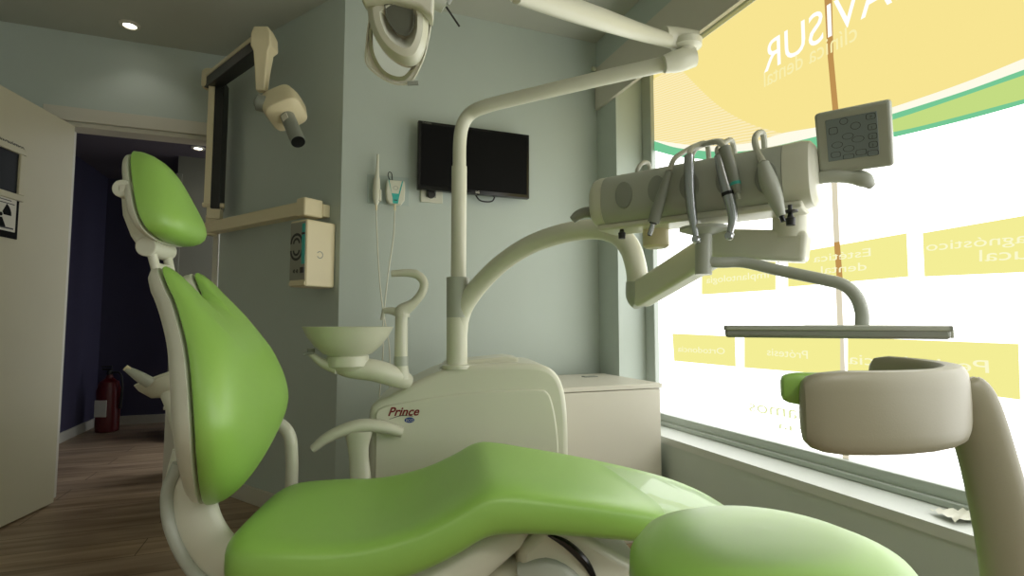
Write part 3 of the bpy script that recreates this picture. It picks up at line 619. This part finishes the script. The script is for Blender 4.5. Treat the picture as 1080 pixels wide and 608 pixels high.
# ------------------------------------------------------------------ post, lamp arm, console arm
pd = 1.88; py_ = pd
post = side
MB().tube([P(482, 390, pd), P(482, 340, pd), P(482.5, 312, pd)], .037, 26).build('lower_tube', WHITEP, post)
MB().lathe(zframe(P(482, 389, pd)), [(.055, 0), (.054, .012), (.038, .016)], 28).build('base_ring', WHITEP, post)
MB().tube([P(483, 335, pd), P(483, 293, pd)], .0405, 26).build('sleeve', LGREY, post)
MB().tube([P(483.5, 295, pd), P(484.5, 176, pd)], .0275, 24).build('middle_tube', WHITEP, post)
MB().tube([P(484.5, 180, pd), P(485, 150, pd), P(488, 132, pd - .01), P(496, 120, pd - .02), P(510, 113, pd - .05), P(540, 105, pd - .09), P(620, 86, pd - .19), P(690, 70, pd - .27), P(712, 65, pd - .29)], [.024] * 9, 22, 7).build('lamp_arm', WHITEP, post)
jd = pd - .30
MB().tube([P(700, 68, jd), P(716, 64, jd), P(732, 60, jd)], [.026, .034, .030], 22, 5).build('arm_end', WHITEP, post)
J = P(724, 48, jd); f = zframe(J)
la = thing('operating_lamp', 'white dental operating lamp hanging from a swinging arm at the ceiling', 'dental lamp', J)
MB().lathe(f, [(.0, -.03), (.028, -.03), (.026, -.012), (.045, -.006), (.047, .012), (.035, .02), (0, .022)], 30).build('swivel', WHITEP, la)
MB().tube([P(735, 43, jd), P(716, 41, jd), P(700, 38, jd - .02)], [.03, .034, .03], 20, 4, flat=.8).build('arm_socket', WHITEP, la)
MB().tube([P(706, 43, jd - .02), P(672, 33, jd - .08), P(630, 19, jd - .2), P(590, 6, jd - .30), P(545, -9, jd - .40)], [.022, .026, .030, .030, .028], 20, 4, flat=.8).build('spring_arm', WHITEP, la)
ld = 1.12
MB().tube([P(548, -8, jd - .40), P(510, -50, 1.15), P(470, -70, ld), P(440, -40, ld), P(432, -8, ld)], [.028, .02, .016, .016, .018], 18, 6).build('lamp_bracket', WHITEP, la)
# lamp head, its front faces the viewpoint and leans down
hcn = P(424, 32, ld); hx = V((1, .12, .10)).normalized(); hy = V((-.14, -.38, .92)).normalized(); lf = Fr(hcn, hx, hy); 
if lf.z.y > 0: lf.z = -lf.z
def egg(cx0, cy0, w0, h0, top=.75, n=40, pw=1.0):
    out = []
    for k in range(n):
        q = 2 * math.pi * k / n; c_, s_ = math.cos(q), math.sin(q); ww = w0 * (1 - .18 * (-s_ if s_ < 0 else 0)) if True else w0
        out.append((cx0 + ww * c_, cy0 + (h0 * s_ if s_ < 0 else h0 * top * s_)))
    return out
k_ = ld / FPX
def L2(px, py): return ((px - 424) * k_, (32 - py) * k_)
dish = [L2(*p) for p in [(389, 20), (384, 40), (380, 62), (388, 74), (402, 84), (415, 88), (426, 87), (434, 80), (446, 60), (456, 30), (459, 5), (440, -12), (400, -8)]]
dish = [q[:2] for q in catmull(dish + [dish[0]], 4)][:-1]
m = MB(); cc = L2(420, 42)
m.loft([[lf(cc[0] + (a - cc[0]) * s_, cc[1] + (b_ - cc[1]) * s_, d_) for a, b_ in dish] for s_, d_ in ((.5, -.075), (.85, -.06), (.98, -.03), (1.0, -.006), (.96, -.004), (.93, -.008))], caps=True)
m.build('visor_rim', WHITEP, la)
mi = [L2(*p) for p in [(389, 30), (387, 48), (390, 62), (397, 74), (407, 81), (420, 83), (430, 76), (436, 66), (430, 40), (410, 20)]]
mi = [q[:2] for q in catmull(mi + [mi[0]], 4)][:-1]; mc = L2(412, 52)
MB().loft([[lf(mc[0] + (a - mc[0]) * s_, mc[1] + (b_ - mc[1]) * s_, d_) for a, b_ in mi] for s_, d_ in ((.2, -.022), (.5, -.018), (.8, -.008), (1.0, -.0005), (1.02, -.006))]).build('reflector', MIRROR, la)
eg = [L2(*p) for p in [(391, 10), (391, 24), (396, 42), (405, 56), (418, 66), (430, 69), (440, 64), (449, 48), (453, 30), (452, 8), (420, -4)]]
eg = [q[:2] for q in catmull(eg + [eg[0]], 4)][:-1]; ec = L2(424, 30)
MB().loft([[lf(ec[0] + (a - ec[0]) * s_, ec[1] + (b_ - ec[1]) * s_, d_) for a, b_ in eg] for s_, d_ in ((1.0, .0), (1.0, .022), (.95, .038), (.8, .052), (.6, .056), (.52, .050), (.3, .02))]).build('front_cover', WHITEP, la)
sc_ = [L2(*p) for p in [(410, 12), (411, 24), (416, 34), (423, 40), (431, 40), (437, 32), (438, 20), (434, 10)]]; sc_ = [q[:2] for q in catmull(sc_ + [sc_[0]], 4)][:-1]; s0_ = L2(425, 24)
MB().loft([[lf(s0_[0] + (a - s0_[0]) * s_, s0_[1] + (b_ - s0_[1]) * s_, d_) for a, b_ in sc_] for s_, d_ in ((1.06, .054), (1.03, .058), (.97, .058), (.90, .044), (.7, .032), (.3, .028))]).build('bulb_recess', mat('recess_grey', srgb(92, 94, 80), .3), la)
MB().lathe(Fr(lf(*L2(424, 33), .036), hx, hy, lf.z), [(0, 0), (.010, 0), (.010, .004), (.006, .006), (0, .006)], 18).build('bulb', CHROME, la)
MB().loft([[lf(*L2(x, y), d_) for x, y in ((388, 12 + o), (420, 12 + o), (445, 19 + o), (458, 30 + o), (461, 12 + o), (452, -14), (400, -14), (388, -6))] for o, d_ in ((0, -.01), (0, .055), (-4, .072))]).build('top_housing', WHITEP, la, bevel=.006)
MB().tube([lf(*L2(446, -10), .0), lf(*L2(462, 3), .0), lf(*L2(472, 10), .0)], [.020, .018, .015], 16, 4).build('handle_grip', LGREY, la)
MB().tube([lf(*L2(474, 6), .0), lf(*L2(479, -2), .0), lf(*L2(474, -12), 0)], .009, 12, 4).build('handle_loop', GREYP, la)
MB().tube([lf(*L2(474, 10), .0), lf(*L2(487, 30), .0)], .0022, 8).build('switch_rod', DARKP, la)
MB().box(lf, (L2(424, 87)[0], L2(424, 88)[1], -.03), (L2(436, 87)[0], L2(424, 84)[1], .0)).build('lower_clip', GREYP, la)

# console arc
ca_ = thing('console_arm', 'thick white arched tube carrying the instrument console', 'arm', P(486, 345, pd - .02))
MB().tube([P(483, 352, pd), P(485, 336, pd), P(492, 319, pd - .01), (P(508, 298, pd - .04)), P(530, 277, pd - .09), P(560, 258, pd - .15), P(595, 246, pd - .22), P(628, 242, pd - .28), P(650, 247, pd - .33), P(664, 261, pd - .36), P(671, 283, pd - .38), P(673, 304, pd - .385)], [.034, .034, .033, .032, .031, .031, .031, .031, .031, .031, .030, .030], 24, 6).build('arched_tube', WHITEP, ca_)
ed = pd - .385
MB().tube([P(673, 298, ed), P(673, 312, ed), P(677, 320, ed - .01)], [.034, .034, .028], 22, 4).build('elbow_joint', LGREY, ca_)
def beam(a, b_, hw, hh, name, par, m=WHITEP, bev=.012):
    f = Fr(a, b_ - a, Z); L_ = (b_ - a).length
    return MB().box(f, (0, -hh, -hw), (L_, hh, hw)).build(name, m, par, bevel=bev, seg=4)
beam(P(674, 312, ed), P(756, 262, 1.22), .028, .036, 'lower_beam', ca_)
beam(P(738, 257, 1.24), P(853, 261, 1.10), .030, .033, 'upper_beam', ca_)
MB().tube([P(833, 252, 1.12), P(833, 222, 1.12)], .034, 26).build('hub', WHITEP, ca_)
for px_, py2 in ((762, 276), (821, 276)): MB().tube([P(px_, py2 - 3, 1.17), P(px_, py2 + 1.5, 1.17)], .003, 8).build('screw', DARKP, ca_)

# ------------------------------------------------------------------ instrument console
Lc = P(631, 222, 1.33); Rc = P(864, 182, 1.03)
zc = 1.235
Lc.z = P(631, 218, 1.33).z; Rc.z = P(864, 183, 1.03).z
con = thing('instrument_console', 'grey barrel shaped dental instrument console in front of the window', 'dental console', (Lc + Rc) / 2 - Z * .07)
kf = Fr(Lc, Rc - Lc, Z); LC = (Rc - Lc).length
if kf.z.y > 0: kf.z = -kf.z
print('console', Lc, Rc, LC)
def csec(x, hh, dd_, cz=0, n=36):
    out = []
    for k in range(n):
        q = 2 * math.pi * k / n; c_, s_ = math.cos(q), math.sin(q)
        out.append(kf(x, hh * math.copysign(abs(s_) ** .72, s_) + cz, dd_ * math.copysign(abs(c_) ** .78, c_)))
    return out
hh0 = .065
MB().loft([csec(LC * t_, hh0 * a, .065 * a) for t_, a in ((.085, .99), (.10, 1), (.5, 1), (.87, 1), (.885, .99))]).build('body', LGREY, con)
MB().loft([csec(LC * t_, hh0 * a, .065 * a) for t_, a in ((.0, .60), (.006, .80), (.025, .95), (.05, 1.0), (.083, 1.0))]).build('end_cap', WHITEP, con)
MB().loft([csec(LC * t_, hh0 * a, .065 * a) for t_, a in ((.887, 1.0), (.95, 1.02), (.98, .97), (.995, .82), (1.0, .62))]).build('end_cap', WHITEP, con)
MB().box(kf, (LC * .04, -.071, -.05), (LC * .95, -.056, .045)).build('under_tray', WHITEP, con, bevel=.006)
# places along the console where instruments rest
def kp(px, py, d):                      # point in the plane d in front of the console axis
    return hit(px, py, kf.o + kf.z * d, kf.z)
SHD = mat('holder_shade_grey', srgb(146, 150, 140), .3)  # darker than the body: soft shade of the dents put into the colour
for px_, py_c in ((658, 206), (693, 200), (727, 196), (766, 190), (808, 187)):
    c_ = kp(px_, py_c, .064) - kf.o; x_ = c_.dot(kf.x); y_ = c_.dot(kf.y)
    MB().lathe(Fr(kf(x_, y_, .0605), kf.x, kf.y, kf.z), [(.024, 0), (.023, .007), (.016, .0085), (0, .009)], 28, sx=.9, sy=1.35).build('instrument_holder', SHD, con)
hL = kp(632, 222, 0)
MB().tube([P(634, 226, 1.33), P(620, 224, 1.33), P(610, 227, 1.33), P(604, 232, 1.33)], [.014, .014, .013, .010], 14, 5).build('handle', GREYP, con)
MB().tube([P(858, 189, 1.04), P(878, 186, 1.02), P(898, 186, 1.01), P(912, 190, 1.0), P(920, 197, 1.0)], [.012, .013, .015, .015, .007], 16, 5, flat=.8).build('handle', LGREY, con)
for px_, py2 in ((656, 247), (834, 233)):
    dd2 = 1.26 if px_ < 700 else 1.01
    MB().lathe(zframe(P(px_, py2 + 5, dd2)), [(.0, 0), (.008, 0), (.009, .014), (.006, .016), (.004, .024), (.014, .026), (.014, .029), (.004, .03), (.004, .04)], 16).build('knob', DARKP, con)
MB().lathe(zframe(P(692, 262, 1.27)), [(.0, 0), (.024, 0), (.031, .006), (.031, .046), (.02, .052), (0, .052)], 28).build('filter_cup', CREAM, con)
# tray arm
pst = P(742, 290, 1.13)
ta = thing('tray_table', 'flat rectangular instrument tray on a curved grey arm before the window', 'tray', pst)
MB().lathe(zframe(P(742, 243, 1.13)), [(.0, -.010), (.02, -.010), (.05, .0), (.05, .006), (0, .006)], 30).build('mount_disc', LGREY, ta)
MB().tube([P(742, 290, 1.13), P(742, 238, 1.13)], .0175, 22).build('post', LGREY, ta)
MB().tube([P(738, 276, 1.13), P(760, 277, 1.12), P(785, 277, 1.11), P(820, 285, 1.08), P(868, 295, 1.03), P(890, 301, 1.01), P(903, 313, 1.0), P(909, 330, 1.0), P(909, 344, 1.0)], .0118, 18, 6).build('curved_arm', LGREY, ta)
ty = P(883, 345, 1.0); tz = ty.z
tf = Fr(V((.573 + .11 * .407, .96 + .11 * .913, .928)), (.913, -.407, 0), (.407, .913, 0))
TW = .176
MB().box(tf, (-TW, -.11, -.024), (TW, .11, -.006)).build('tray_pan', GREYP, ta, bevel=.006)
b = MB(); b.box(tf, (-TW - .002, -.112, -.010), (TW + .002, -.104, -.001)); b.box(tf, (-TW - .002, .104, -.010), (TW + .002, .112, -.001)); b.box(tf, (-TW - .002, -.112, -.010), (-TW + .006, .112, -.001)); b.box(tf, (TW - .006, -.112, -.010), (TW + .002, .112, -.001)); b.box(tf, (TW, -.10, -.022), (TW + .006, .0, -.006)); b.build('tray_rim', LGREY, ta, bevel=.002)
MB().box(tf, (-.04, -.10, -.008), (.11, -.0, .0)).build('arm_plate', LGREY, ta, bevel=.003)
# keypad
kd = .98
K0 = P(900, 147, kd); kx = (P(930, 141, kd - .03) - P(870, 151, kd + .03)).normalized(); ky = V((-.06, .15, 1))
key = thing('control_keypad', 'square light grey control keypad with tooth symbols beside the instrument console', 'keypad', P(900, 182, kd))
vd = (EYE - K0).normalized(); ky = vd.cross(kx) + vd * .12; ky = ky if ky.z > 0 else -ky; kk = Fr(K0, kx + vd * -.0, ky); 
if kk.z.y > 0: kk.z = -kk.z
hwk = 34.5 * kd / FPX; hk = 34 * kd / FPX
MB().box(kk, (-hwk, -hk, -.018), (hwk, hk, .006)).build('casing', LGREY, key, bevel=.006)
PADM = mat('keypad_membrane', srgb(126, 138, 140), .5)
MB().box(kk, (-hwk * .70, -hk * .58, .0055), (hwk * .66, hk * .74, .0075)).build('membrane', PADM, key, bevel=.001)
b = MB()
def outl(cx0, cy0, rx, ry, th=.0009, n=16, sq=1.0):
    for k in range(n):
        P4 = []
        for r_, q in ((1, k), (1.0 + th / rx * 1.0, k), (1.0 + th / rx, k + 1), (1, k + 1)):
            a_ = 2 * math.pi * q / n; c_, s_ = math.cos(a_), math.sin(a_)
            P4.append(kk(cx0 + rx * r_ * math.copysign(abs(c_) ** sq, c_), cy0 + ry * r_ * math.copysign(abs(s_) ** sq, s_), .0079))
        b.add(P4, [(0, 1, 2, 3)])
for (x_, y_, rx, ry, sq) in ((-.2, .62, .10, .09, 1), (.10, .42, .12, .10, 1), (-.12, .14, .14, .09, 1), (-.42, -.08, .14, .09, 1), (.14, .0, .15, .09, 1), (-.12, -.25, .14, .09, 1), (-.14, -.50, .14, .07, .5), (.2, -.42, .13, .08, .5), (-.48, -.38, .12, .08, .5), (.5, -.50, .13, .08, .5), (-.5, .38, .11, .1, .5), (.5, .62, .11, .08, .5), (.52, .30, .10, .08, .5), (.52, .02, .10, .08, .5), (.52, -.24, .10, .08, .5)):
    outl(x_ * hwk, y_ * hk, rx * hwk, ry * hk, sq=sq)
b.build('symbol_outlines', DARKP, key)
for i, (tx_, y_) in enumerate((('P', .57), ('1', .25), ('2', -.03), ('3', -.29))):
    text_mb(tx_, Fr(kk(.48 * hwk, y_ * hk, .0079), kk.x, kk.y), .0065, .0004).build('lettering', DARKP, key)
MB().tube([kk(0, -hk * .8, -.014), kk(-.02, -hk * 1.15, -.02), P(876, 188, 1.03)], .010, 12).build('neck', LGREY, key)

# ------------------------------------------------------------------ handpieces hanging over the console
def hp(name, label, cat, path, bodyspec, hosepts, hose_r=.0058, head=None, bodym=CHROME, hosem=TUBEW, extra=None):
    pts = [kp(x, y, .084) for x, y in path]
    t = thing(name, label, cat, pts[-1], 'handpieces on the instrument console')
    MB().tube(pts, [1.3 * q_ for q_ in bodyspec], 16, 5).build('body', bodym, t)
    hpnts = [pts[0]] + [kp(x, y, d) for x, y, d in hosepts]
    MB().tube(hpnts, hose_r, 10, 6).build('hose', hosem, t)
    if head: head(t, pts)
    return t
def tip(t, pts, r=.0045, m=BLACK):
    d = (pts[-1] - pts[-2]).normalized(); MB().tube([pts[-1] - d * .004, pts[-1] + d * .012], r, 12).build('tip', m, t)
def metal_tip(t, pts):
    d = (pts[-1] - pts[-2]).normalized(); MB().tube([pts[-1] - d * .003, pts[-1] + d * .028], .0055, 14).build('coupling', CHROME, t)
    MB().tube([pts[-1] - d * .004, pts[-1] + d * .003], .0085, 14).build('coupling_ring', BLACK, t)
    MB().tube([pts[-1] + d * .026, pts[-1] + d * .030], .004, 12).build('coupling_hole', BLACK, t)
def turb_ring(t, pts):
    m_ = pts[2]; d = (pts[3] - pts[1]).normalized(); MB().tube([m_ - d * .004, m_ + d * .003], .0128, 16).build('black_ring', BLACK, t); turb(t, pts)
def turb(t, pts):
    d = (pts[-1] - pts[-2]).normalized(); c_ = pts[-1] + d * .006
    MB().lathe(Fr(c_, kf.x, d), [(.0, -.010), (.006, -.010), (.0085, -.006), (.0085, .006), (.006, .010), (0, .010)], 20).build('head', CHROME, t)
hp('handpiece', 'motor hose coupling with bare metal end, leftmost instrument on the console', 'handpiece', [(706, 181), (700, 200), (693, 222), (689, 235)], [.006, .008, .010, .010], [(711, 168, .05), (722, 160, .0), (733, 154, -.04), (745, 152, -.06), (748, 170, -.075)], head=metal_tip, bodym=GREYP)
hp('handpiece', 'slim steel dental handpiece with round head, second from left on the console', 'handpiece', [(727, 164), (727, 182), (728, 205), (730, 225), (734, 250)], [.008, .009, .0088, .0078, .0045], [(729, 158, .05), (740, 153, .0), (755, 149, -.04), (765, 152, -.06), (765, 168, -.075)], head=turb)
hp('handpiece', 'black ringed steel turbine handpiece hanging at the middle of the console', 'handpiece', [(758, 164), (762, 182), (768, 205), (773, 228), (770, 246)], [.007, .0085, .0092, .0075, .005], [(757, 157, .04), (765, 150, .0), (772, 149, -.04), (776, 168, -.075)], head=turb_ring)
b = MB()
hp('air_syringe', 'grey syringe with a green ring hanging just right of the black ringed handpiece', 'syringe', [(764, 156), (771, 178), (776, 195), (778, 204)], [.0095, .0095, .0075, .005], [(758, 150, .05), (745, 152, .01), (734, 157, -.03), (728, 168, -.07)], head=lambda t, pts: (MB().tube([pts[-2] - (pts[-1]-pts[-2]) * .3, pts[-2] + (pts[-1]-pts[-2]) * .05], .0105, 14).build('colour_ring', TEAL, t), tip(t, pts, .0035, LGREY)), bodym=GREYP)
hp('scaler', 'pale grey ultrasonic scaler handpiece, rightmost instrument on the console', 'scaler', [(805, 172), (810, 190), (817, 208), (824, 228)], [.008, .0125, .0115, .006], [(799, 160, .04), (796, 148, .01), (799, 141, -.03), (805, 142, -.05), (807, 165, -.07)], head=lambda t, pts: tip(t, pts, .0045), bodym=LGREY, hose_r=.0065)
tag(MB().tube([kp(672, 190, .02), kp(672, 180, .03), kp(678, 172, 0), kp(684, 173, -.03), kp(686, 185, -.05)], .005, 10, 5).build('empty_hose_holder', TUBEW), 'short pale hose loop above the empty left holder of the console', 'hose')

# ------------------------------------------------------------------ white cabinet by the window
cfR = V((.655, 2.36, 0)); cf = Fr(cfR, -u, Z, w); CW, CD, CH = .56, .50, .67
cab = thing('storage_cabinet', 'low white storage cabinet in the corner under the window', 'cabinet', cf(CW / 2, 0, -CD / 2))
MB().box(cf, (0, 0, -CD), (CW, CH - .02, -.018)).build('carcass', TRIMW, cab, bevel=.002)
MB().box(cf, (-.004, CH - .02, -CD), (CW + .004, CH, .004)).build('top', TRIMW, cab, bevel=.002)
dr = MB().box(cf, (.004, .05, -.018), (CW - .004, CH - .023, .0)).build('door', TRIMW, cab, bevel=.002)
q = V((hit(622, 398, V((0, 0, CH)), Z)))
tag(MB().box(Fr(q, u, Z, w), (-.035, .001, -.02), (.035, .005, .02)).build('vent_plate', GREYP), 'small flat grey plate lying on top of the white cabinet', 'plate')

# ------------------------------------------------------------------ stool
SC = V((.40, .86, 0)); st = thing('dentist_stool', 'lime green round dentist stool with beige wraparound backrest in the foreground', 'stool', SC)
f = zframe(SC)
MB().lathe(f, [(.0, .475), (.16, .475), (.195, .49), (.212, .52), (.210, .552), (.19, .578), (.15, .594), (.10, .602), (.05, .606), (.0, .607)], 56, caps=False).build('seat', GREEN, st)
MB().lathe(f, [(.0, .445), (.13, .45), (.175, .475), (.0, .476)], 40).build('seat_pan', DARKP, st)
MB().tube([f(0, 0, .08), f(0, 0, .28)], .028, 20).tube([f(0, 0, .28), f(0, 0, .45)], .016, 16).build('gas_column', CHROME, st)
for k in range(5):
    a_ = k * 2 * math.pi / 5 + .3; e = f(.26 * math.cos(a_), .26 * math.sin(a_), .065)
    lg = MB().tube([f(.02 * math.cos(a_), .02 * math.sin(a_), .10), e], [.022, .014], 12).build('leg', LGREY, st)
    MB().tube([e + V((-.012 * math.sin(a_), .012 * math.cos(a_), -.037)), e + V((.012 * math.sin(a_), -.012 * math.cos(a_), -.037))], .028, 18).tube([e - Z * .035, e], .006, 8).build('caster', DARKP, lg)
def arcring(phi, r0, r1, z0, z1, n=20, e=.55):
    cr, cz_ = (r0 + r1) / 2, (z0 + z1) / 2; out = []
    for k in range(n):
        q = 2 * math.pi * k / n; c_, s_ = math.cos(q), math.sin(q)
        r = cr + (r1 - r0) / 2 * math.copysign(abs(c_) ** e, c_); z = cz_ + (z1 - z0) / 2 * math.copysign(abs(s_) ** e, s_)
        out.append(f(r * math.cos(phi), r * math.sin(phi), z))
    return out
D = math.radians
def arc(phis, r0, r1, z0, z1, tap):
    rg = []
    n = len(phis)
    for ph, k in zip(phis, tap):
        cz_ = (z0 + z1) / 2; rg.append(arcring(D(ph), (r0 + r1) / 2 - (r1 - r0) / 2 * k, (r0 + r1) / 2 + (r1 - r0) / 2 * k, cz_ - (z1 - z0) / 2 * k, cz_ + (z1 - z0) / 2 * k))
    return MB().loft(rg)
arc([-105, -104.5, -103, -100, -95, -87, -78, -68, -58, -48, -38, -28, -18, -8, 2, 10, 15, 17, 18], .222, .256, .780, .876, [.5, .72, .86, .95, 1, 1, 1, 1, 1, 1, 1, 1, 1, 1, 1, 1, .93, .75, .5]).build('backrest_shell', STOOLM, st)
arc([-109, -108.5, -107, -104, -95, -80, -70, -60, -52, -48, -46, -45], .197, .224, .832, .871, [.5, .75, .9, 1, 1, 1, 1, 1, 1, .9, .75, .5]).build('backrest_pad', GREEN, st)
pa = D(-33)
def pr(r, z, da=0): return f(r * math.cos(pa + da), r * math.sin(pa + da), z)
MB().tube([pr(.245, .852), pr(.254, .83), pr(.272, .74), pr(.288, .62), pr(.292, .50), pr(.26, .42), pr(.18, .42), pr(.05, .44)], [.018, .030, .031, .034, .036, .034, .03, .025], 20, 6, flat=.62, up=(math.cos(pa), math.sin(pa), 0) if False else None).build('backrest_post', STOOLM, st)
# paper on the sill
q = hit(1014, 548, V((0, 0, SZ)), Z); g = zframe(q)
m = MB(); rows = [[g(-.05 + .1 * i / 8, -.04 + .08 * j / 8, .006 + .010 * abs(math.sin(i * 1.9 + j * 1.3))) for j in range(9)] for i in range(9)]
m.loft(rows, caps=False, closed=False); tag(m.build('plastic_wrapper', WHITEP), 'crumpled pale plastic wrapper on the window sill behind the stool post', 'wrapper')
